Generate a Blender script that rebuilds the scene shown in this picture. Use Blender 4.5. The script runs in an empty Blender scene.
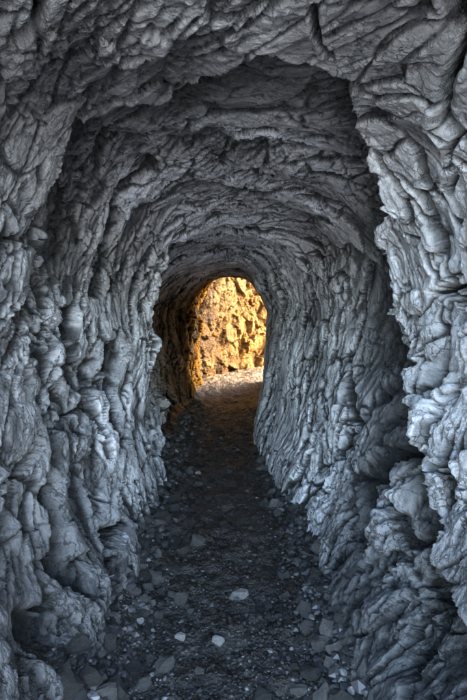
import bpy, math, random
import numpy as np
from mathutils import Vector

rng = np.random.default_rng(7)
random.seed(7)
S = bpy.context.scene
COL = S.collection
F32 = np.float32

# ------------------------------------------------------------------ camera constants (photo is 467 x 700)
FPX, CX, HY, EYE = 440.0, 233.5, 321.0, 1.30

# ------------------------------------------------------------------ noise helpers (numpy)
_P = rng.permutation(256).astype(np.int32)
_P = np.concatenate([_P, _P, _P])
_G = rng.normal(size=(256, 3)).astype(F32)
_G /= np.linalg.norm(_G, axis=1, keepdims=True)
_R = rng.random((256, 4)).astype(F32)

def perlin(p, seed=0):
    p = p + F32(seed * 17.31)
    i = np.floor(p).astype(np.int32)
    f = (p - i).astype(F32)
    i &= 255
    u = f * f * f * (f * (f * 6 - 15) + 10)
    out = []
    for dx in (0, 1):
        for dy in (0, 1):
            for dz in (0, 1):
                h = _P[_P[_P[i[:, 0] + dx] + i[:, 1] + dy] + i[:, 2] + dz]
                g = _G[h]
                out.append(g[:, 0] * (f[:, 0] - dx) + g[:, 1] * (f[:, 1] - dy) + g[:, 2] * (f[:, 2] - dz))
    ux, uy, uz = u[:, 0], u[:, 1], u[:, 2]
    l = lambda a, b, t: a + (b - a) * t
    a = l(l(out[0], out[1], uz), l(out[2], out[3], uz), uy)
    b = l(l(out[4], out[5], uz), l(out[6], out[7], uz), uy)
    return l(a, b, ux) * F32(1.5)

def fbm(p, octv, seed=0, gain=0.5, lac=2.03):
    a, s = F32(1), np.zeros(len(p), F32)
    q = p.astype(F32)
    for o in range(octv):
        s += a * perlin(q, seed + o)
        a *= F32(gain); q = q * F32(lac)
    return s

def ridged(p, octv, seed=0, gain=0.5):
    a, s = F32(1), np.zeros(len(p), F32)
    q = p.astype(F32)
    for o in range(octv):
        s += a * (1 - np.abs(perlin(q, seed + o)) * 2)
        a *= F32(gain); q = q * F32(2.07)
    return s

def worley(p, seed=0):
    """F1, F2, an inclined facet height for the nearest cell, and a random value for it."""
    p = (p + F32(seed * 9.7)).astype(F32)
    n = len(p)
    i = np.floor(p).astype(np.int32)
    f = (p - i).astype(F32)
    i &= 255
    f1 = np.full(n, 9, F32); f2 = np.full(n, 9, F32)
    tilt = np.zeros(n, F32); rv = np.zeros(n, F32)
    for dx in (-1, 0, 1):
        for dy in (-1, 0, 1):
            for dz in (-1, 0, 1):
                h = _P[_P[_P[(i[:, 0] + dx) & 255] + ((i[:, 1] + dy) & 255)] + ((i[:, 2] + dz) & 255)]
                r = _R[h]
                vx = dx + r[:, 0] - f[:, 0]; vy = dy + r[:, 1] - f[:, 1]; vz = dz + r[:, 2] - f[:, 2]
                d = vx * vx + vy * vy + vz * vz
                g = _G[h]
                near = d < f1
                f2 = np.where(near, f1, np.minimum(f2, d))
                f1 = np.where(near, d, f1)
                tilt = np.where(near, -(vx * g[:, 0] + vy * g[:, 1] + vz * g[:, 2]), tilt)
                rv = np.where(near, r[:, 3], rv)
    return np.sqrt(f1), np.sqrt(f2), tilt, rv

def sstep(a, b, x):
    t = np.clip((x - a) / (b - a), 0, 1)
    return t * t * (3 - 2 * t)

def cr(xs, ys, x):
    """smooth (monotone-ish Catmull-Rom / Hermite) interpolation of a table"""
    xs = np.asarray(xs, float); ys = np.asarray(ys, float)
    m = np.gradient(ys, xs)
    k = np.clip(np.searchsorted(xs, x) - 1, 0, len(xs) - 2)
    h = xs[k + 1] - xs[k]; t = np.clip((x - xs[k]) / h, 0, 1)
    return ((2*t**3-3*t**2+1)*ys[k] + (t**3-2*t**2+t)*h*m[k] + (-2*t**3+3*t**2)*ys[k+1] + (t**3-t**2)*h*m[k+1])

# ------------------------------------------------------------------ ground height
def floor_rise(y):
    return 0.26 * sstep(6.4, 8.8, y)

_T = rng.random((1,))
def ground_height(x, y):
    x = np.asarray(x, F32); y = np.asarray(y, F32)
    p = np.stack([x, y, np.zeros_like(x)], 1)
    inside = sstep(13, 10, y) * sstep(-6, -4, y) * sstep(6, 3, np.abs(x))
    z = floor_rise(y)
    z = z + 0.035 * fbm(p * F32(1.3), 2, 40)
    q = p.copy(); q[:, 0] *= 0.75
    z = z + inside * (0.028 * fbm(q * F32(5.0), 3, 44) + 0.012 * np.abs(perlin(q * F32(17), 47)))
    f1, f2, tl, rv = worley(q * F32(11.0), 5)
    lump = np.clip(0.55 - f1 + .25*tl, 0, .16 + .22*tl) * 2.6 * (rv > 0.40) * (0.4 + rv)
    z = z + inside * 0.022 * lump
    f1, f2, tl, rv = worley(q * F32(30.0), 6)
    z = z + inside * (0.022 * np.clip(0.5 - f1 + .2*tl, 0, .2+.25*tl) * (rv > 0.3) + 0.004 * fbm(p * F32(60), 2, 49))
    # rubble skirts pile up against both walls
    z = z + 0.22 * sstep(0.26, 0.70, np.abs(x + 0.05)) * sstep(7.5, 5.5, y) * sstep(0.5, 1.5, y)
    z = z + np.where(y > 13, 0.02 * (y - 13), 0) * 0 + (1 - inside) * 0.5 * fbm(p * F32(0.05), 3, 60) * sstep(6, 30, np.hypot(x, y))
    return z

# ------------------------------------------------------------------ tunnel base surface
D_   = [-0.5, 0.6, 1.0, 1.4, 1.7, 2.05, 2.4, 3.0, 3.4, 3.62, 3.95, 4.8, 5.7, 6.6, 7.3, 8.0]
EL   = [-1.0, -.90, -.86, -.82, -.80, -.80, -.785, -.71, -.645, -.80, -.93, -1.0, -.96, -.84, -.73, -.60]
BL   = [-.85, -.64, -.63, -.62, -.58, -.54, -.53, -.57, -.61, -.68, -.70, -.76, -.78, -.76, -.72, -.62]
ER   = [.95, .76, .70, .665, .64, .70, .715, .62, .545, .51, .46, .385, .425, .495, .555, .615]
BR   = [.80, .48, .45, .43, .43, .46, .46, .40, .37, .36, .34, .29, .355, .46, .53, .60]
CZ   = [2.9, 2.12, 2.02, 2.01, 2.06, 2.09, 2.07, 2.00, 1.925, 2.01, 2.03, 1.95, 1.93, 1.96, 2.02, 2.09]
SH   = [.82, .82, .82, .82, .82, .82, .82, .80, .78, .76, .75, .72, .71, .70, .70, .70]
SZ   = [.17, .17, .17, .17, .17, .17, .17, .17, .18, .18, .18, .18, .18, .17, .17, .17]
CXX  = [0, -.03, -.05, -.07, -.08, -.08, -.08, -.08, -.10, -.10, -.10, -.06, -.03, 0, 0, 0]
CU = np.array([0, .09, .18, .27, .35, .42, .47, .51, .55, .60, .66, .74, .82, .91, 1.0])

def tunnel_base(u, d):
    """u, d 1-D arrays of equal length -> xyz"""
    el, bl, er, br, cz, cx, sh, sz = [cr(D_, t, d) for t in (EL, BL, ER, BR, CZ, CXX, SH, SZ)]
    pts_x = [bl, bl*.80+el*.20, bl*.38+el*.62, el, el*.985+.0, el*sh+cx*(1-sh)*.6, el*.50*(sh/.82)+cx*.5, cx, er*.48*(sh/.82)+cx*.52, er*(sh-.02)+cx*(1-sh)*.6, er*.975, er, br*.38+er*.62, br*.80+er*.20, br]
    pts_z = [0*d-.35, 0*d+.30, 0*d+.75, 0*d+1.2, cz-.46, cz-sz, cz-.04-(sz-.17)*.4, cz, cz-.045-(sz-.17)*.4, cz-.02-sz, cz-.48, 0*d+1.2, 0*d+.75, 0*d+.30, 0*d-.35]
    PX = np.stack(pts_x, 1); PZ = np.stack(pts_z, 1)
    MX = np.gradient(PX, CU, axis=1); MZ = np.gradient(PZ, CU, axis=1)
    k = np.clip(np.searchsorted(CU, u) - 1, 0, len(CU) - 2)
    r = np.arange(len(u))
    h = CU[k+1]-CU[k]; t = (u-CU[k])/h
    a, b, c, e = 2*t**3-3*t**2+1, (t**3-2*t**2+t)*h, -2*t**3+3*t**2, (t**3-t**2)*h
    x = a*PX[r,k]+b*MX[r,k]+c*PX[r,k+1]+e*MX[r,k+1]
    z = a*PZ[r,k]+b*MZ[r,k]+c*PZ[r,k+1]+e*MZ[r,k+1]
    return np.stack([x, d, z], 1)

# ------------------------------------------------------------------ ledges, grooves and bulges of the rock relief
# Each line is read off the photograph once and lands on the wall as relief (metres).  (points, width px, depth m)
LEDGES = [
 ([(30,262),(42,240),(50,195),(48,165),(62,141),(87,130),(110,116),(133,110),(156,110),(186,98),(206,84),(226,72),(250,62),(272,60),(306,70),(333,80),(348,97),(355,118),(368,156),(379,176),(389,199),(385,240),(390,266),(394,283),(391,310),(394,333),(393,360),(391,380),(394,410),(401,427),(408,450),(421,490),(431,527),(436,563),(463,636)], 34, .12),
 ([(0,83),(33,87),(80,75),(110,70),(156,57),(176,36),(200,30),(232,22)], 26, .055),
 ([(156,150),(189,147),(223,142),(253,153),(290,170)], 26, .05),
 ([(118,232),(123,203),(156,203),(173,193),(193,182),(223,183),(243,190),(269,202),(303,212),(330,240)], 26, .055),
 ([(186,100),(200,92),(236,87),(262,92),(300,100)], 20, .04),
]
GROOVES = [
 ([(0,57),(20,37),(33,20),(38,-5)], 5, .07),
 ([(156,181),(123,203),(118,233),(110,266),(103,296)], 4, .06),
 ([(75,312),(68,350),(60,385),(63,410),(64,450),(60,490),(60,530),(63,560),(68,590)], 5, .09),
 ([(45,308),(30,350),(27,385),(35,400),(38,435),(25,483),(18,517),(17,570)], 4.5, .085),
 ([(113,345),(117,397),(115,427),(118,470),(117,523),(103,540),(100,580)], 3.5, .07),
 ([(86,300),(80,330),(76,350),(92,362)], 2.5, .04),
 ([(100,360),(97,390),(82,412)], 2.5, .04),
 ([(130,330),(126,370),(128,420),(124,470),(128,520)], 2, .035),
 ([(80,180),(76,205),(70,225),(60,245)], 3, .035),
 ([(50,560),(50,607)], 4, .05), ([(75,560),(75,598)], 4, .06), ([(107,560),(108,602)], 4, .05),
 ([(41,620),(41,668)], 9, .09), ([(15,590),(12,640)], 4, .05),
 ([(393,362),(374,380),(361,403),(344,430),(331,450)], 3, .05),
 ([(400,420),(384,442),(364,463),(354,477),(353,510),(354,540)], 5, .085),
 ([(353,317),(341,350),(343,387),(343,433)], 2.2, .035),
 ([(371,460),(371,497),(374,530),(378,560)], 2.5, .04),
 ([(376,505),(381,540),(394,527)], 3, .05),
 ([(408,557),(395,580),(392,611),(392,644),(393,680)], 4.5, .06),
 ([(451,140),(438,173),(431,196),(439,223),(444,246),(436,283),(421,293)], 3, .05),
 ([(422,293),(458,300)], 2.5, .04),
 ([(444,310),(444,337),(446,360),(441,390),(428,407)], 4, .06),
 ([(421,325),(418,360),(419,387),(425,420)], 4, .055),
 ([(434,20),(448,50),(446,70),(439,97),(438,125),(450,140)], 5, .07),
 ([(311,10),(318,40),(330,60)], 3, .03),
 ([(300,380),(296,420),(306,450)], 1.8, .025), ([(322,330),(316,380),(318,430)], 1.8, .03),
]
BULGES = [(45,365,15,24,.05),(97,328,18,24,.05),(82,388,17,25,.05),(106,398,9,26,.03),(20,430,18,30,.05),(45,318,9,16,.03),
          (97,480,14,60,.05),(40,520,14,45,.04),(132,360,9,70,.03),(131,213,10,14,.05),(109,272,8,16,.03),(95,245,8,12,.03),
          (104,55,14,16,.05),(60,50,18,12,.03),(150,40,16,12,.04),(30,300,9,14,.03),(17,225,10,12,.04),
          (365,400,16,40,.035),(383,480,10,28,.05),(362,510,7,45,.045),(376,600,12,45,.055),(415,610,20,50,.03),(335,500,9,40,.03),
          (385,240,6,16,.05),(402,300,6,16,.04),(400,400,8,14,.05),(440,270,12,18,.03),(455,340,12,22,.04),(452,90,9,12,.04),(420,250,10,30,.03)]

def polyline_dist(px, py, pts):
    best = np.full(len(px), 1e9, F32); side = np.zeros(len(px), F32)
    for (x0, y0), (x1, y1) in zip(pts[:-1], pts[1:]):
        dx, dy = x1-x0, y1-y0
        L2 = dx*dx+dy*dy
        t = np.clip(((px-x0)*dx+(py-y0)*dy)/L2, 0, 1)
        ex = px-(x0+t*dx); ey = py-(y0+t*dy)
        d = np.sqrt(ex*ex+ey*ey)
        s = np.sign(dx*ey-dy*ex)
        m = d < best
        best = np.where(m, d, best); side = np.where(m, s, side)
    return best, side

def traced_relief(base):
    d = base[:, 1]
    dd = np.maximum(d, .3)
    px = (CX + FPX*base[:, 0]/dd).astype(F32); py = (HY - FPX*(base[:, 2]-EYE)/dd).astype(F32)
    # wander, so that edges are broken the way rock is
    px = px + 8*fbm(base*F32(5), 2, 70)*np.minimum(1, 1.6/dd) ; py = py + 8*fbm(base*F32(5), 2, 75)*np.minimum(1, 1.6/dd)
    h = np.zeros(len(base), F32)
    near = sstep(3.7, 3.3, d)*sstep(.7, .95, d)
    for pts, w, dep in LEDGES:
        dist, side = polyline_dist(px, py, pts)
        x0, y0 = pts[0]; x1, y1 = pts[-1]
        # fade at both ends
        far = side > 0                     # points run clockwise: the inside (towards the tunnel's end) is on the right hand
        inner = -dep*sstep(0, 13, dist)*np.exp(-np.maximum(dist-13, 0)/w)
        outer = dep*.30*np.exp(-dist/14)
        m = np.where(far, inner, outer)*np.where(py < 150, .62+.38*sstep(90, 150, py), 1)
        tend = np.minimum(np.hypot(px-x0, py-y0), np.hypot(px-x1, py-y1))
        h += m*near*sstep(0, 30, tend)*(dist < 5*w)
    for pts, w, dep in GROOVES:
        dist, side = polyline_dist(px, py, pts)
        h += (-2.0*dep*np.exp(-(dist/(1.25*w))**2) + .3*dep*np.exp(-(dist/(w*3.2))**2))*near
    for bx, by, rx, ry, a in BULGES:
        q = ((px-bx)/rx)**2+((py-by)/ry)**2
        h += .6*a*np.sqrt(np.maximum(0, 1-q))*sstep(1, .55, q)*near
    return h

# ------------------------------------------------------------------ rock relief
def strata(t, f, p, seed, sharp=.12):
    """layers that swell slowly and break off on the far edge; each layer pinches out along its length"""
    ph = t*F32(f)
    i = np.floor(ph); fr = ph-i
    amp = _R[(i.astype(np.int32)*7+seed*31) & 255, 0]
    g = sstep(-.35, .25, perlin(np.stack([p[:, 0]*1.3, i*F32(3.7)+seed, p[:, 2]*1.3], 1).astype(F32), seed))
    saw = np.minimum(fr**F32(1.3), (1-fr)/F32(sharp))
    return saw*(.3+.7*amp)*g

def lean(p):
    """depth measured along the bedding, which leans inwards up the left wall and outwards up the right one"""
    return p[:, 1] + F32(.32)*p[:, 0]*p[:, 2]

def warp3(q, f, seed):
    return np.stack([perlin(q*F32(f), seed), perlin(q*F32(f), seed+1), perlin(q*F32(f), seed+2)], 1)

def relief_coarse(p, sc, seed, blocky, fold, layer):
    """bulges, layers and big blocks, on the bare shell (metres inward)"""
    w = np.stack([fbm(p*F32(1.7), 3, seed+1), fbm(p*F32(1.7), 3, seed+4), fbm(p*F32(1.7), 3, seed+7)], 1)
    pl = np.stack([p[:, 0], lean(p), p[:, 2]], 1)
    q = (pl*sc + F32(.13)*w).astype(F32)
    w2 = warp3(q, 7, seed+90)
    q2 = q + F32(.022)*w2
    h = F32(.06)*fbm(p*F32(1.9), 2, seed+8)
    pil = np.abs(perlin(q*F32(1.75), seed+10))
    h += fold*F32(.16)*np.minimum(pil, .5)
    pil2 = np.abs(perlin(q2*F32(3.7), seed+12))
    h += (F32(.2)+F32(.8)*fold)*F32(.052)*np.minimum(pil2, .42)
    # layers run across the passage; their edges wander
    t = lean(p) + F32(.22)*fbm(p*F32(1.1), 2, seed+60) + F32(.035)*fbm(p*F32(6), 3, seed+64)
    lay = layer*(.35+.65*sstep(1.1, 1.8, p[:, 1]))
    h += lay*(F32(.040)*strata(t, 3.4, p, seed+1, .22) + F32(.030)*strata(t+F32(.02)*w2[:, 0], 8.0, p, seed+2, .2) + F32(.008)*strata(t+F32(.01)*w2[:, 1], 19.0, p, seed+3, .25))
    f1, f2, tl, rv = worley(q2*F32(3.0), seed+1)
    c1 = sstep(0, .05, f2-f1)
    h += np.asarray(blocky, F32)*(F32(.20)*tl + F32(.04)*rv) - F32(.024)*(1-c1)
    crev = (np.minimum(pil*6, 1)*.5*fold+1-.5*fold)*(np.minimum(pil2*6, 1)*.4*fold+1-.4*fold)*(.45+.55*c1)
    return h, crev

def relief_medium(p, sc, seed, blocky):
    """tilted chips parted by cracks, and long creases; p is the surface already bulged"""
    q = (np.stack([p[:, 0], lean(p), p[:, 2]], 1)*sc).astype(F32)
    q2 = q + F32(.016)*warp3(q, 7, seed+90)
    patch = sstep(-.15, .35, fbm(p*F32(2.2), 2, seed+33))
    f1, f2, tl, rv = worley(q2*F32(5.6), seed+2)
    c2 = sstep(0, .085, f2-f1)
    g2 = sstep(-.42, .12, fbm(p*F32(3.1), 2, seed+36)); c2 = 1-(1-c2)*g2
    h = F32(.066)*tl*(.38+blocky)*(.4+.6*g2) + F32(.014)*rv*g2 - F32(.020)*(1-c2)
    q3 = q2 + F32(.006)*warp3(q, 26, seed+95)
    f1, f2, tl, rv = worley(q3*F32(13.5), seed+3)
    c3 = sstep(0, .12, f2-f1)
    h += (F32(.038)*tl*(.38+blocky) + F32(.006)*rv - F32(.009)*(1-c3))*(.45+.55*patch)
    cr1 = np.exp(-(perlin(q3*np.array([2.0, 3.2, 2.0], F32), seed+41)/F32(.020))**2); cr2 = np.exp(-(perlin(q3*np.array([4.5, 7.5, 4.5], F32), seed+42)/F32(.030))**2)
    cr1 *= sstep(-.15, .25, perlin(p*F32(4), seed+43)); cr2 *= sstep(-.1, .3, perlin(p*F32(7), seed+44))
    h -= F32(.028)*cr1 + F32(.013)*cr2
    crev = (.5+.5*c2)*(1-.38*(1-c3)*patch)*(1-.7*cr1)*(1-.55*cr2)
    return h, crev, patch

def relief_fine(p, sc, seed, blocky, patch):
    """flakes and grit"""
    q = (p*sc).astype(F32)
    q = q + F32(.004)*warp3(q, 40, seed+70)
    f1, f2, tl, rv = worley(q*F32(36.0), seed+5)
    h = (F32(.014)*tl*(.4+blocky) + F32(.002)*rv)*(.5+.5*patch)
    h += F32(.0036)*fbm(p*F32(26), 4, seed+20, .62)*(.4+.6*patch)
    h += F32(.0022)*np.abs(perlin(p*F32(55), seed+25))
    return h

def sculpt(base, nrm, nu, nv, sc, seed, blocky, fold, layer, extra=None, bias=-.09, gain=None):
    fold = np.broadcast_to(np.asarray(fold, F32), (len(base),)); layer = np.broadcast_to(np.asarray(layer, F32), (len(base),))
    gain = 1 if gain is None else gain
    sc_m = (np.asarray(sc)*np.array([1.32, .95, 1.32])).astype(F32) if sc[0] < sc[1] else sc
    hc, cv = relief_coarse(base.astype(F32), sc, seed, blocky, fold, layer)
    hc = (hc+bias)*gain
    if extra is not None: hc = hc+extra
    P = base+nrm*hc[:, None]
    for k in range(2):
        n1 = grid_normals(P, nu, nv)
        n1 *= np.sign((n1*nrm).sum(1, keepdims=True)+1e-9)
        n1 = np.stack([blur(n1[:, c].reshape(nu, nv), 4 if k == 0 else 3).ravel() for c in range(3)], 1)+.8*nrm
        n1 /= np.maximum(np.linalg.norm(n1, axis=1, keepdims=True), 1e-6)
        if k == 0:
            h, c2, patch = relief_medium(P.astype(F32), sc_m, seed, blocky); cv = cv*c2
        else:
            h = relief_fine(P.astype(F32), sc_m, seed, blocky, patch)
        hc = hc+h*gain
        P = P+n1*(h*gain)[:, None]
    H2 = hc.reshape(nu, nv)
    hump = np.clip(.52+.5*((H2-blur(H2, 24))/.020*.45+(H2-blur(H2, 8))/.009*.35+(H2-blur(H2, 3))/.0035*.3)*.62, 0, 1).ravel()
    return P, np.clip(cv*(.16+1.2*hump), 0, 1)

def blur(a, r):
    for ax in (0, 1):
        a = np.moveaxis(a, ax, 0)
        pad = np.concatenate([np.repeat(a[:1], r+1, 0), a, np.repeat(a[-1:], r, 0)])
        c = np.cumsum(pad.astype(np.float64), 0)
        a = np.moveaxis(((c[2*r+1:]-c[:-2*r-1])/(2*r+1)), 0, ax)
    return a

def make_mesh(name, verts, quads, mat, attrs, smooth=True):
    me = bpy.data.meshes.new(name)
    nv, nf = len(verts), len(quads)
    me.vertices.add(nv); me.vertices.foreach_set('co', verts.astype(F32).ravel())
    me.loops.add(nf*4); me.loops.foreach_set('vertex_index', quads.astype(np.int32).ravel())
    me.polygons.add(nf); me.polygons.foreach_set('loop_start', np.arange(0, nf*4, 4, dtype=np.int32))
    me.polygons.foreach_set('use_smooth', np.full(nf, smooth))
    for k, v in attrs.items():
        if v.ndim == 2:
            a = me.attributes.new(k, 'FLOAT_VECTOR', 'POINT'); a.data.foreach_set('vector', v.astype(F32).ravel())
        else:
            a = me.attributes.new(k, 'FLOAT', 'POINT'); a.data.foreach_set('value', v.astype(F32))
    me.update(calc_edges=True)
    me.materials.append(mat)
    o = bpy.data.objects.new(name, me); COL.objects.link(o)
    return o

def grid_quads(nu, nv, flip=False):
    i = np.arange(nu*nv).reshape(nu, nv)
    q = np.stack([i[:-1, :-1], i[1:, :-1], i[1:, 1:], i[:-1, 1:]], -1).reshape(-1, 4)
    return q[:, ::-1] if flip else q

def subset(verts, quads, mask, attrs):
    q = quads[mask]
    ids = np.unique(q)
    remap = np.zeros(len(verts), np.int32); remap[ids] = np.arange(len(ids))
    return verts[ids], remap[q], {k: v[ids] for k, v in attrs.items()}

def grid_normals(P, nu, nv):
    G = P.reshape(nu, nv, 3)
    a = np.gradient(G, axis=0); b = np.gradient(G, axis=1)
    n = np.cross(a, b).reshape(-1, 3)
    return n/np.maximum(np.linalg.norm(n, axis=1, keepdims=True), 1e-9)

def tag(o, label=None, cat=None, group=None, kind=None):
    if label: o['label'] = label
    if cat: o['category'] = cat
    if group: o['group'] = group
    if kind: o['kind'] = kind
    return o

# ------------------------------------------------------------------ materials
class NT:
    def __init__(s, name):
        s.m = bpy.data.materials.new(name); s.m.use_nodes = True
        s.t = s.m.node_tree; s.t.nodes.clear()
        s.out = s.n('ShaderNodeOutputMaterial'); s.b = s.n('ShaderNodeBsdfPrincipled')
        s.l(s.b.outputs[0], s.out.inputs[0])
    def n(s, typ, **kw):
        x = s.t.nodes.new(typ)
        for k, v in kw.items(): setattr(x, k, v)
        return x
    def l(s, a, b): s.t.links.new(a, b)
    def noise(s, scale, detail=4, rough=.55, vec=None, dist=0):
        x = s.n('ShaderNodeTexNoise'); x.inputs['Scale'].default_value = scale; x.inputs['Detail'].default_value = detail
        x.inputs['Roughness'].default_value = rough; x.inputs['Distortion'].default_value = dist
        if vec is not None: s.l(vec, x.inputs['Vector'])
        return x.outputs[0]
    def ramp(s, f, stops):
        x = s.n('ShaderNodeValToRGB'); e = x.color_ramp.elements
        while len(e) < len(stops): e.new(.5)
        for k, (p, c) in enumerate(stops):
            e[k].position = p; e[k].color = (*c, 1) if len(c) == 3 else c
        s.l(f, x.inputs[0]); return x.outputs[0]
    def mix(s, f, a, b, mode='MIX'):
        x = s.n('ShaderNodeMix', data_type='RGBA', blend_type=mode)
        for v, i in ((f, 0), (a, 6), (b, 7)):
            if hasattr(v, 'links'): s.l(v, x.inputs[i])
            else: x.inputs[i].default_value = v if i == 0 else (*v, 1)
        return x.outputs[2]
    def math(s, op, a, b=0.0, clamp=False):
        x = s.n('ShaderNodeMath', operation=op, use_clamp=clamp)
        for v, i in ((a, 0), (b, 1)):
            if hasattr(v, 'links'): s.l(v, x.inputs[i])
            else: x.inputs[i].default_value = v
        return x.outputs[0]
    def attr(s, name):
        return s.n('ShaderNodeAttribute', attribute_name=name).outputs['Fac']
    def pos(s, scale=(1, 1, 1)):
        g = s.n('ShaderNodeNewGeometry')
        mp = s.n('ShaderNodeMapping'); mp.inputs['Scale'].default_value = scale
        s.l(g.outputs['Position'], mp.inputs[0]); return mp.outputs[0]
    def bump(s, h, strength, dist):
        x = s.n('ShaderNodeBump'); x.inputs['Strength'].default_value = strength; x.inputs['Distance'].default_value = dist
        s.l(h, x.inputs['Height']); s.l(x.outputs[0], s.b.inputs['Normal'])

def rock_material(name, dark, mid, pale, ochre_mix=None):
    t = NT(name)
    v = t.pos()
    big = t.noise(1.6, 5, .6, v)
    c = t.ramp(big, [(.33, dark), (.5, mid), (.66, pale)])
    sv = t.pos((1.0, 2.3, .75))
    stre = t.noise(9, 6, .74, sv, .25)
    c = t.mix(.75, c, t.ramp(stre, [(.30, (.50,.50,.50)), (.5, (.92,.92,.92)), (.68, (1.4,1.4,1.4))]), 'MULTIPLY')
    fine = t.noise(60, 6, .7, v)
    c = t.mix(.6, c, t.ramp(fine, [(.3, (.55,.55,.55)), (.55, (1,1,1)), (.75, (1.4,1.4,1.4))]), 'MULTIPLY')
    # pale mineral veins
    vein = t.math('ABSOLUTE', t.math('SUBTRACT', t.noise(3.4, 6, .62, v, .8), .5))
    vm = t.ramp(vein, [(.0, (1,1,1)), (.012, (.35,.35,.35)), (.03, (0,0,0))])
    c = t.mix(t.math('MULTIPLY', vm, .22), c, pale)
    # shade painted into the crevices, humps painted lighter for contrast
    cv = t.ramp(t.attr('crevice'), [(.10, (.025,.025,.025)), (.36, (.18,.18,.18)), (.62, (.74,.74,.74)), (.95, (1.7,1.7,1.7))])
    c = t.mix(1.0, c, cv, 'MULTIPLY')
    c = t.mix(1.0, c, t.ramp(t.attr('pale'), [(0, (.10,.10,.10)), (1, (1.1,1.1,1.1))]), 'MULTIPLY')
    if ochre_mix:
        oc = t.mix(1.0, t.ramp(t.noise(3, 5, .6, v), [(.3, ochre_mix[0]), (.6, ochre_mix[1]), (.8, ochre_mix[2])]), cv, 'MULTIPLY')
        c = t.mix(t.attr('stain_and_light'), c, oc)
    vo = t.n('ShaderNodeTexVoronoi', feature='DISTANCE_TO_EDGE'); vo.inputs['Scale'].default_value = 20
    wv = t.n('ShaderNodeVectorMath', operation='MULTIPLY_ADD')
    nz = t.n('ShaderNodeTexNoise'); nz.inputs['Scale'].default_value = 14; nz.inputs['Detail'].default_value = 6; nz.inputs['Roughness'].default_value = .7; t.l(v, nz.inputs['Vector'])
    t.l(nz.outputs['Color'], wv.inputs[0]); wv.inputs[1].default_value = (.11, .11, .11); t.l(sv, wv.inputs[2]); t.l(wv.outputs[0], vo.inputs['Vector'])
    gate = t.ramp(t.noise(3.5, 4, .6, v), [(.44, (0,0,0)), (.56, (1,1,1))])
    crk = t.mix(gate, (1,1,1), t.ramp(vo.outputs['Distance'], [(0, (0,0,0)), (.05, (1,1,1))]))
    vo2 = t.n('ShaderNodeTexVoronoi', feature='DISTANCE_TO_EDGE'); vo2.inputs['Scale'].default_value = 7; t.l(wv.outputs[0], vo2.inputs['Vector'])
    gate2 = t.ramp(t.noise(2.3, 4, .6, v, .5), [(.47, (0,0,0)), (.55, (1,1,1))])
    crk2 = t.mix(gate2, (1,1,1), t.ramp(vo2.outputs['Distance'], [(0, (0,0,0)), (.022, (1,1,1))]))
    cracks = t.mix(1.0, crk, crk2, 'MULTIPLY')
    c = t.mix(1.0, c, t.ramp(cracks, [(0, (.36,.36,.36) if ochre_mix else (.6,.55,.5)), (1, (1,1,1))]), 'MULTIPLY')
    t.l(c, t.b.inputs['Base Color'])
    t.l(t.ramp(stre, [(.3, (.68,.68,.68)), (.75, (.30,.30,.30))]), t.b.inputs['Roughness'])
    t.b.inputs['Specular IOR Level'].default_value = .6
    hb = t.math('ADD', t.noise(130, 4, .75, v), t.math('MULTIPLY', t.noise(45, 5, .65, sv, .5), 1.6))
    t.bump(t.math('ADD', hb, t.math('MULTIPLY', cracks, .8)), 1.0, .007)
    if ochre_mix: t.l(t.math('MULTIPLY', t.math('SUBTRACT', 1.0, t.attr('stain_and_light')), .6), t.b.inputs['Specular IOR Level'])
    if not ochre_mix:
        t.b.inputs['Specular IOR Level'].default_value = .08
    return t.m

GREY_D, GREY_M, GREY_P = (.20,.20,.20), (.45,.447,.443), (.66,.655,.648)
OCHRE = ((.070,.032,.0075), (.150,.075,.0175), (.255,.152,.046))
M_rock = rock_material('grey_rock', GREY_D, GREY_M, GREY_P, OCHRE)
M_gold = rock_material('ochre_rock', OCHRE[0], OCHRE[1], OCHRE[2])

def ground_material():
    t = NT('dark_gravel')
    v = t.pos()
    a = t.noise(7, 6, .65, v)
    c = t.ramp(a, [(.3, (.009,.0077,.0062)), (.55, (.026,.0228,.0187)), (.78, (.064,.056,.047))])
    g = t.n('ShaderNodeTexVoronoi'); g.inputs['Scale'].default_value = 85; t.l(v, g.inputs['Vector'])
    c = t.mix(.8, c, t.ramp(g.outputs['Color'], [(.1, (.5,.5,.5)), (.7, (1.1,1.1,1.1)), (.93, (3.2,3.2,3.2))]), 'MULTIPLY')
    sep = t.n('ShaderNodeSeparateXYZ'); t.l(v, sep.inputs[0])
    dusty_lit = t.mix(t.math('GREATER_THAN', sep.outputs[1], 2.0), t.mix(t.noise(5, 5, .6, v), (.46,.44,.40), (.68,.66,.62)), t.mix(t.noise(5, 5, .6, v), (.070,.045,.020), (.15,.100,.050)))  # far tone: ochre dust plus painted sun spill; near tone: added bounce ground
    c = t.mix(t.attr('stain_and_light'), c, dusty_lit)
    t.l(c, t.b.inputs['Base Color'])
    t.l(t.ramp(t.noise(12, 4, .6, v), [(.35, (.26,.26,.26)), (.7, (.58,.58,.58))]), t.b.inputs['Roughness'])
    t.b.inputs['Specular IOR Level'].default_value = .5
    t.bump(t.math('ADD', t.noise(120, 6, .75, v), g.outputs['Distance']), .9, .008)
    return t.m
M_ground = ground_material()

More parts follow.
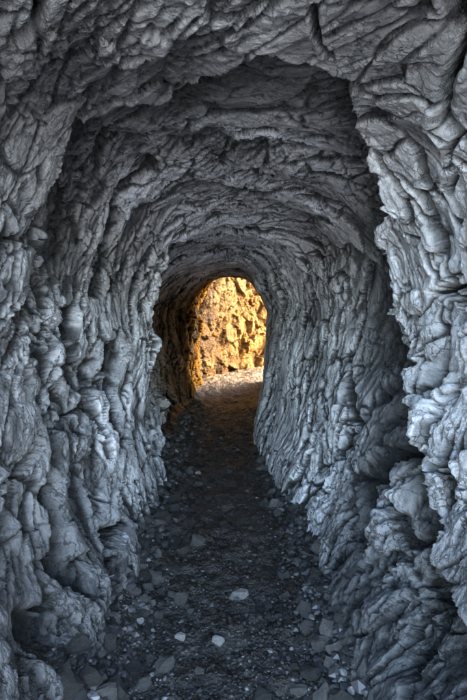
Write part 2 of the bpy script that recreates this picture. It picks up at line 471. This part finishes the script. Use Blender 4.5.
def stone_material(name, dark, pale):
    t = NT(name)
    oi = t.n('ShaderNodeObjectInfo'); tc = t.n('ShaderNodeTexCoord')
    v = tc.outputs['Object']
    c = t.ramp(oi.outputs['Random'], [(0, dark), (1, pale)])
    c = t.mix(.8, c, t.ramp(t.noise(2.6, 8, .7, v, .4), [(.3, (.45,.45,.45)), (.5, (1,1,1)), (.72, (1.6,1.6,1.6))]), 'MULTIPLY')
    t.l(c, t.b.inputs['Base Color'])
    t.b.inputs['Roughness'].default_value = .62; t.b.inputs['Specular IOR Level'].default_value = .4
    t.bump(t.noise(9, 8, .72, v), .8, .06)
    return t.m
M_dark = stone_material('dark_stone', (.016,.0148,.0135), (.058,.054,.049))
M_grey = stone_material('grey_stone', (.060,.056,.051), (.15,.142,.131))
M_pale = stone_material('pale_stone', (.30,.285,.262), (.45,.43,.40))

# ------------------------------------------------------------------ build the tunnel
NU, N_NEAR, N_MAIN = 1560, 50, 900
k = np.linspace(0, 1, N_MAIN)
lo, hi = .75, 8.0
inv = 1/(1/lo + (1/hi-1/lo)*k); lg = np.exp(np.log(lo)+(np.log(hi)-np.log(lo))*k); ln = lo+(hi-lo)*k
# blend in "row density" space so rows stay fine both near and far
dens = np.linspace(lo, hi, 6000); rho = .45/dens**2*1.2 + .40/dens + .09
cum = np.concatenate([[0], np.cumsum((rho[1:]+rho[:-1])/2)]); cum /= cum[-1]
dm = np.interp(k, cum, dens)
dall = np.concatenate([np.linspace(-0.5, lo, N_NEAR, endpoint=False), dm])
ua = np.linspace(0, 1, NU)
U, Dg = [a.ravel() for a in np.meshgrid(ua, dall, indexing='ij')]
base = tunnel_base(U, Dg)
nrm = grid_normals(base, NU, len(dall))
ctr = np.stack([0*Dg, Dg, 0*Dg+1.0], 1)
if (nrm*(ctr-base)).sum() < 0: nrm = -nrm
leftness = sstep(.50, .36, U)
tr = traced_relief(base.astype(F32))
quiet = 1-.45*sstep(4, 7, Dg)*sstep(.25, .55, U)
right_slab = sstep(1.75, 2.1, Dg)*sstep(.6, .7, U)         # the middle right wall is smoother, finely streaked
foot = sstep(.55, 0, base[:, 2])
P, crev = sculpt(base, nrm, NU, len(dall), np.array([.55, 1.55, .50], F32), 0, (.17+.13*sstep(.07, .17, np.abs(U-.51))).astype(F32), .22+.78*leftness, 1-.75*leftness,
                 extra=tr+.09*foot, bias=-.085, gain=quiet*(1-.25*right_slab)*(.62+.55*sstep(-.35, .35, fbm(base.astype(F32)*F32(1.15), 2, 66)))*(1-.45*sstep(.4, 0, base[:, 2])))
crev = np.clip(crev*(1-np.clip(-tr*7, 0, .8)), 0, 1)  # traced hollows get painted shade as well
sn = fbm(base*F32(2.2), 3, 55)
stain_and_light = (1-.1*sstep(7.3, 6.3, Dg))*np.clip(sstep(5.0, 7.4, Dg + .5*sn + 1.5*sstep(.5, .3, U) - 1.3*sstep(.6, .7, U)), 0, 1)
quads = grid_quads(NU, len(dall))
# outward/inward winding
v0, v1, v2 = P[quads[1000*3]][:3]
if np.dot(np.cross(v1-v0, v2-v0), nrm[quads[1000*3][0]]) < 0: quads = quads[:, ::-1]
fc_u = U[quads].mean(1); fc_p = base[quads[:, 0]].astype(F32)
ub = .035*fbm(fc_p*F32(2.5), 3, 80)
pale = .02+.26*sstep(.95, 1.9, Dg+.2*sn)+.60*sstep(1.5, 3.2, Dg+.35*sn) + .14*sstep(.5,.7,U) + .24*sstep(1.5, 2.3, Dg)*sstep(.34, .42, U)*sstep(.72, .62, U)  # light falloff painted into the tone by depth and on the vault
shaded = sstep(.24, .36, U)*sstep(.52, .44, U)*sstep(2.3, 1.7, Dg+.3*sn)          # shade painted into the rock high on the near left
dusk = sstep(1.75, 2.1, base[:, 2]+.1*sn)*sstep(1.7, 1.2, Dg) + 1.25*sstep(1.0, .25, base[:, 2]+.15*sn)*sstep(2.7, 1.7, Dg)  # shade painted on the near rock at the top and foot
pale = np.clip((pale+.12)*(1-.6*shaded)*(1-.80*np.clip(dusk, 0, 1.12))*(1-.28*leftness*sstep(2.5, 1.6, Dg+.3*sn)), 0, 1)  # left side near the camera takes painted shade too
attrs = {'crevice': crev, 'stain_and_light': stain_and_light, 'pale': pale}
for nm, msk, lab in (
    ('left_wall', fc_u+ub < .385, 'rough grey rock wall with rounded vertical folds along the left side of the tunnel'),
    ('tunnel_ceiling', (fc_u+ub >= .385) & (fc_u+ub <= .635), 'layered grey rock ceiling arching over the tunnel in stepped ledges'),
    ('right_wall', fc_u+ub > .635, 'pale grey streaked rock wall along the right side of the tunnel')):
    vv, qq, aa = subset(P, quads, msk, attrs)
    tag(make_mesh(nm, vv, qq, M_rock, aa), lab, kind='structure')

# ------------------------------------------------------------------ sunlit rock face where the passage turns, and the outer face by the exit
def rock_sheet(name, path, height, nu, nv, seed, blocky, mat, label, facing, lean=0.0, amp=1.0, z0=-.35):
    path = np.array(path, float)
    s = np.concatenate([[0], np.cumsum(np.hypot(*np.diff(path, axis=0).T))])
    ss = np.linspace(0, s[-1], nu)
    xs, ys = cr(s, path[:, 0], ss), cr(s, path[:, 1], ss)
    zz = np.linspace(0, 1, nv)**1.5*height+z0
    X = np.repeat(xs, nv); Y = np.repeat(ys, nv); Z = np.tile(zz, nu)
    B = np.stack([X, Y, Z], 1)
    n = grid_normals(B, nu, nv)
    if (n*(np.array(facing)-B)).sum() < 0: n = -n
    B = B - n*(lean*np.maximum(Z, 0)**1.3)[:, None]
    B, cv = sculpt(B, n, nu, nv, np.array([.95, .95, .95], F32), seed, blocky, .25, .15, gain=amp)
    cv = .72+.28*cv
    q = grid_quads(nu, nv)
    v0, v1, v2 = B[q[50]][:3]
    if np.dot(np.cross(v1-v0, v2-v0), n[q[50][0]]) < 0: q = q[:, ::-1]
    return tag(make_mesh(name, B, q, mat, {'crevice': cv, 'stain_and_light': np.zeros(len(B)), 'pale': .10+.84*sstep(-.75, .75, B[:, 0]+.15*np.sin(B[:, 2]*2.1))}), label, kind='structure')

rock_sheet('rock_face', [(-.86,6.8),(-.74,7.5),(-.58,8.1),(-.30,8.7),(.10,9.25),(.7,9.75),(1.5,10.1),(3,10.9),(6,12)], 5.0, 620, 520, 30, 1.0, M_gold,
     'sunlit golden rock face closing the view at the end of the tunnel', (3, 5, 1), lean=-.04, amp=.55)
rock_sheet('outer_rock_face', [(.66,7.95),(1.1,8.05),(2.5,8.0),(6,7.6)], 5.0, 160, 160, 60, .9, M_gold,
     'ochre rock outside the tunnel exit', (3, 12, 1), lean=.15)

rock_sheet('sky_blocker', [(-2.2,8.1),(-.6,8.08),(.8,8.06)], 3.5, 160, 120, 75, .9, M_gold, 'unseen ochre rock sheet added above the tunnel exit to block sky light', (0, 12, 3), lean=.1, z0=2.2)  # unseen sheet added to cut sky light on the end wall

# ------------------------------------------------------------------ ground
xs = np.concatenate([-np.geomspace(3000, 1.25, 40), np.linspace(-1.2, 1.2, 420), np.geomspace(1.25, 3000, 40)])
ky = np.linspace(0, 1, 900)
dg = np.linspace(1.2, 10.5, 6000); rho = 1.0/dg**2+.30/dg+.03
cum = np.concatenate([[0], np.cumsum((rho[1:]+rho[:-1])/2)]); cum /= cum[-1]
ys = np.concatenate([-np.geomspace(3000, 3.5, 36), np.linspace(-3.3, 1.15, 90), np.interp(ky, cum, dg), np.geomspace(10.6, 3000, 50)])
X, Y = [a.ravel() for a in np.meshgrid(xs, ys, indexing='ij')]
Z = ground_height(X, Y)
gst = .9*sstep(4.2, 8.8, Y+1.3*X*sstep(6, 7.5, Y)+.6*fbm(np.stack([X, Y, 0*X], 1).astype(F32)*F32(1.5), 3, 15)) + sstep(1.0, .3, Y)  # painted warm spill far in; unseen pale ground added near the mouth for bounce
ground = make_mesh('ground', np.stack([X, Y, Z], 1), grid_quads(len(xs), len(ys)), M_ground, {'stain_and_light': np.clip(gst, 0, 1)})
tag(ground, 'dark wet gravel floor running down the middle of the tunnel', kind='structure')

def gz(x, y): return float(ground_height([x], [y])[0])

# ------------------------------------------------------------------ loose stones
def stone_mesh(name, seed, mat, sub=3):
    import bmesh
    r = random.Random(seed)
    bm = bmesh.new(); bmesh.ops.create_icosphere(bm, subdivisions=sub, radius=1)
    bm.clear()
    for _ in range(r.randint(20, 34)):
        v = Vector((r.gauss(0, 1), r.gauss(0, 1), r.gauss(0, 1))).normalized()*r.uniform(.82, 1.05)
        bm.verts.new(v)
    res = bmesh.ops.convex_hull(bm, input=bm.verts)
    loose = [v for v in bm.verts if not v.link_faces]
    bmesh.ops.delete(bm, geom=loose, context='VERTS')
    bmesh.ops.dissolve_limit(bm, angle_limit=.30, verts=bm.verts, edges=bm.edges)
    bmesh.ops.triangulate(bm, faces=bm.faces)
    bmesh.ops.subdivide_edges(bm, edges=bm.edges, cuts=4, use_grid_fill=True)
    nz = np.array([v.co[:] for v in bm.verts], F32)
    ns = .11*fbm(nz*F32(1.7), 6, seed % 90, .62)
    for v, n in zip(bm.verts, ns): v.co *= 1+float(n)
    me = bpy.data.meshes.new(name); bm.to_mesh(me); bm.free()
    for f in me.polygons: f.use_smooth = True
    try: me.set_sharp_from_angle(angle=math.radians(33))
    except Exception: pass
    me.materials.append(mat)
    return me

PROTO = {m: [stone_mesh('stone', 100*i+j, mat, 4) for j in range(7)] for i, (m, mat) in enumerate((('dark', M_dark), ('grey', M_grey), ('pale', M_pale)))}
placed = []
def add_stone(x, y, size, tone, label, group=None, name='stone', flat=.6, rot=None, sink=.36, lift=0.0, el=1.25):
    me = random.choice(PROTO[tone])
    o = bpy.data.objects.new(name, me); COL.objects.link(o)
    sx, sy, sz = size*random.uniform(.95, 1.05)*el/1.12, size*random.uniform(.7, 1.0), size*flat*random.uniform(.85, 1.15)
    o.scale = (sx, sy, sz)
    o.rotation_euler = (random.uniform(-.3, .3), random.uniform(-.3, .3), random.uniform(-.5, .5) if rot is None else rot)
    o.location = (x, y, gz(x, y)+sz*(.75-sink*1.6)+lift)
    tag(o, label, 'stone', group)
    placed.append((x, y, size))
    return o

def at_px(px, py):
    """where the floor seen at this photo position lies"""
    d = EYE*FPX/(py-HY)
    for _ in range(6):
        x = (px-CX)/FPX*d
        z = gz(x, d)
        d = .5*d+.5*(EYE-z)*FPX/(py-HY)
    return (px-CX)/FPX*d, d

# the stones one can point at: (px, py of its foot, width px, tone, label)
MARKED = [
 (239,597,19,'pale','largest pale flat stone lying alone in the middle of the gravel floor',.5),
 (219,643,14,'pale','small pale block of stone in the middle of the near gravel floor',.75),
 (181,638,12,'pale','small pale flat chip on the floor, left of the pale block',.55),
 (165,667,22,'grey','rounded grey stone on the floor at the edge of the left rubble',.8),
 (104,699,26,'grey','grey rounded boulder cut by the bottom edge of the photo near the left wall',.75),
 (106,648,26,'dark','large dark slab of stone leaning against the foot of the left wall',.8),
 (103,666,16,'grey','grey stone just in front of the dark slab by the left wall',.6),
 (131,672,22,'dark','long dark stone lying slanted in the left rubble',.5),
 (144,686,16,'grey','round grey stone with a pale top at the front of the left rubble',.85),
 (140,623,9,'pale','small pale stone at the inner edge of the left rubble',.9),
 (112,632,13,'grey','small grey stone resting beside the foot of the left wall above the slab',.8),
 (135,593,13,'grey','grey angular stone in the left rubble below the inner arch',.8),
 (153,502,8,'pale','small white stone at the foot of the left wall inside the tunnel',.8),
 (198,475,7,'pale','small pale pebble alone on the far floor, left of its middle',.8),
 (324,551,23,'grey','large pale grey stone at the foot of the right wall, below the dark diagonal cleft',.75),
 (307,591,11,'pale','pale stone at the inner edge of the right rubble',.6),
 (346,625,24,'dark','big dark block of stone against the foot of the right rock column',.9),
 (341,635,11,'pale','small pale pointed stone just in front of the big dark block on the right',.9),
 (300,692,19,'grey','smooth oval grey stone near the bottom of the photo, right of the middle',.6),
 (354,656,15,'grey','pale grey wedge of stone low in the right rubble, next to the rock column',.5),
 (313,674,27,'dark','large dark slab lying in the right rubble near the bottom',.6),
 (278,618,11,'grey','small grey stone on the right half of the gravel floor',.6),
 (270,607,9,'grey','flat grey chip behind the small grey stone on the right half of the floor',.45),
 (299,641,11,'dark','dark rounded stone at the right edge of the clear floor',.7),
 (200,673,11,'grey','grey stone on the near floor between the rubble and the middle',.7),
 (191,612,8,'grey','small grey stone on the floor left of the flat pale stone',.7),
 (213,612,7,'dark','small dark stone standing just left of the flat pale stone',1.0),
 (262,700,22,'dark','dark stone cut by the bottom edge in the middle of the floor',.6),
 (282,511,6,'pale','small pale chip on the floor near the foot of the right wall, far in',.7),
]
for px, py, w, tone, lab, fl in MARKED:
    x, y = at_px(px, py)
    add_stone(x, y, w/2*y/FPX, tone, lab, flat=max(.6, fl*1.1), sink=.26)

def free(x, y, r, k=.75):
    return all((x-a)**2+(y-b)**2 > (k*(r+c))**2 for a, b, c in placed)

def scatter(n, region, sizes, tones, label, group, flat=.95, k=.5, lift=0.0):
    cnt = 0
    for _ in range(n*14):
        if cnt >= n: break
        x, y = region()
        s = sizes[0]*(sizes[1]/sizes[0])**(random.random()**1.6)
        if not free(x, y, s, k): continue
        t = random.choices(list(tones), weights=list(tones.values()))[0]
        if t == 'pale': s = min(s, .017)
        if t == 'grey': s = min(s, .042)
        add_stone(x, y, s, t, label % t, group % t, flat=flat, lift=lift)
        cnt += 1

def band_left():
    y = 1.4+2.9*random.random()**1.4
    edge = float(cr(D_, BL, np.array([y]))[0])
    return edge+.02+abs(random.gauss(0, .12)), y
def band_right():
    y = 1.4+3.0*random.random()**1.3
    edge = float(cr(D_, BR, np.array([y]))[0])
    return edge-.0-abs(random.gauss(0, .11)), y
def middle_near():
    y = 1.42+1.1*random.random()
    return random.uniform(-.36, .32), y
def middle_far():
    y = 2.4+3.6*random.random()
    return random.uniform(-.45, .30), y
scatter(118, band_left, (.018, .062), {'dark': 4, 'grey': 5, 'pale': .3}, '%s angular stone in the loose rubble along the foot of the left wall', '%s rubble stones along the left wall')
scatter(112, band_right, (.016, .058), {'dark': 4, 'grey': 5, 'pale': .3}, '%s angular stone in the loose rubble along the foot of the right wall', '%s rubble stones along the right wall')
scatter(24, middle_near, (.008, .020), {'dark': 7, 'grey': 1.2}, 'small %s stone half buried in the near gravel floor', 'small %s stones on the near floor')
scatter(14, middle_far, (.008, .020), {'dark': 3, 'grey': 3, 'pale': .6}, 'tiny %s stone on the far gravel floor', 'tiny %s stones on the far floor')

# fine gravel nobody could count
def gravel(n):
    g = (1+5**.5)/2
    ico = np.array([(-1,g,0),(1,g,0),(-1,-g,0),(1,-g,0),(0,-1,g),(0,1,g),(0,-1,-g),(0,1,-g),(g,0,-1),(g,0,1),(-g,0,-1),(-g,0,1)], F32)/1.9
    tri = np.array([(0,11,5),(0,5,1),(0,1,7),(0,7,10),(0,10,11),(1,5,9),(5,11,4),(11,10,2),(10,7,6),(7,1,8),(3,9,4),(3,4,2),(3,2,6),(3,6,8),(3,8,9),(4,9,5),(2,4,11),(6,2,10),(8,6,7),(9,8,1)], np.int32)
    y = 1.35+(rng.random(n)**1.9)*5.2
    x = rng.uniform(-.62, .52, n)
    keep = (x > cr(D_, BL, y)-.02) & (x < cr(D_, BR, y)+.02)
    x, y = x[keep], y[keep]; n = len(x)
    s = .0027*np.exp(np.clip(rng.normal(0, .65, n), -2, 1.5))*(1+.12*y)*(.75+1.5*sstep(.2, .5, np.abs(x+.04)))
    z = ground_height(x, y)
    jit = 1+rng.uniform(-.3, .3, (n, 12, 3))
    V = ico[None]*jit*s[:, None, None]*np.array([1.25, 1.1, .75])
    a = rng.uniform(0, 6.28, n); c, sn_ = np.cos(a)[:, None], np.sin(a)[:, None]
    V = np.stack([V[..., 0]*c-V[..., 1]*sn_, V[..., 0]*sn_+V[..., 1]*c, V[..., 2]], -1)
    V += np.stack([x, y, z+s*.25], 1)[:, None]
    me = bpy.data.meshes.new('gravel')
    T = (tri[None]+(np.arange(n)*12)[:, None, None]).reshape(-1, 3)
    me.vertices.add(n*12); me.vertices.foreach_set('co', V.astype(F32).ravel())
    me.loops.add(len(T)*3); me.loops.foreach_set('vertex_index', T.astype(np.int32).ravel())
    me.polygons.add(len(T)); me.polygons.foreach_set('loop_start', np.arange(0, len(T)*3, 3, dtype=np.int32)); me.polygons.foreach_set('use_smooth', np.zeros(len(T), bool))
    at = me.attributes.new('tone', 'FLOAT', 'POINT'); at.data.foreach_set('value', np.repeat(rng.random(n), 12).astype(F32))
    me.update(calc_edges=True)
    t = NT('gravel_chips')
    t.l(t.ramp(t.attr('tone'), [(0, (.012,.012,.012)), (.75, (.04,.04,.04)), (.97, (.075,.072,.068)), (1, (.20,.192,.18))]), t.b.inputs['Base Color'])
    t.b.inputs['Roughness'].default_value = .5
    me.materials.append(t.m)
    o = bpy.data.objects.new('gravel', me); COL.objects.link(o)
    tag(o, 'fine dark grit scattered over the tunnel floor', 'gravel', kind='stuff')
gravel(15000)

# ------------------------------------------------------------------ light
sun_dir = Vector((.85, .20, .50)).normalized()
elev = math.asin(sun_dir.z); az = math.atan2(sun_dir.x, sun_dir.y)
W = bpy.data.worlds.new('World'); S.world = W; W.use_nodes = True
nt = W.node_tree
sky = nt.nodes.new('ShaderNodeTexSky'); sky.sky_type = 'NISHITA'; sky.sun_disc = False
sky.air_density = 1.0; sky.dust_density = 2.5; sky.ozone_density = .6; sky.sun_elevation = elev; sky.sun_rotation = az
bg = nt.nodes['Background']; nt.links.new(sky.outputs[0], bg.inputs[0]); bg.inputs[1].default_value = 5.6
L = bpy.data.lights.new('sun', 'SUN'); L.energy = 4.5; L.angle = math.radians(.5); L.color = (1, .93, .80)
sun = bpy.data.objects.new('sun', L); COL.objects.link(sun)
sun.rotation_euler = (-sun_dir).to_track_quat('-Z', 'Y').to_euler()
sun.location = (5, 0, 8)

# ------------------------------------------------------------------ camera
cam = bpy.data.cameras.new('camera'); co = bpy.data.objects.new('camera', cam); COL.objects.link(co)
co.location = (0, 0, EYE); co.rotation_euler = (math.radians(90), 0, 0)
cam.sensor_fit = 'VERTICAL'; cam.sensor_height = 36; cam.lens = FPX/700*36
cam.shift_y = -(350-HY)/700; cam.clip_start = .02; cam.clip_end = 9000
S.camera = co

S.render.engine = 'CYCLES'
S.cycles.use_denoising = True
S.cycles.max_bounces = 8; S.cycles.diffuse_bounces = 6; S.cycles.glossy_bounces = 2
S.cycles.use_adaptive_sampling = True; S.cycles.adaptive_threshold = .05
S.cycles.sample_clamp_indirect = 6
S.view_settings.view_transform = 'Standard'; S.view_settings.look = 'None'; S.view_settings.exposure = 0
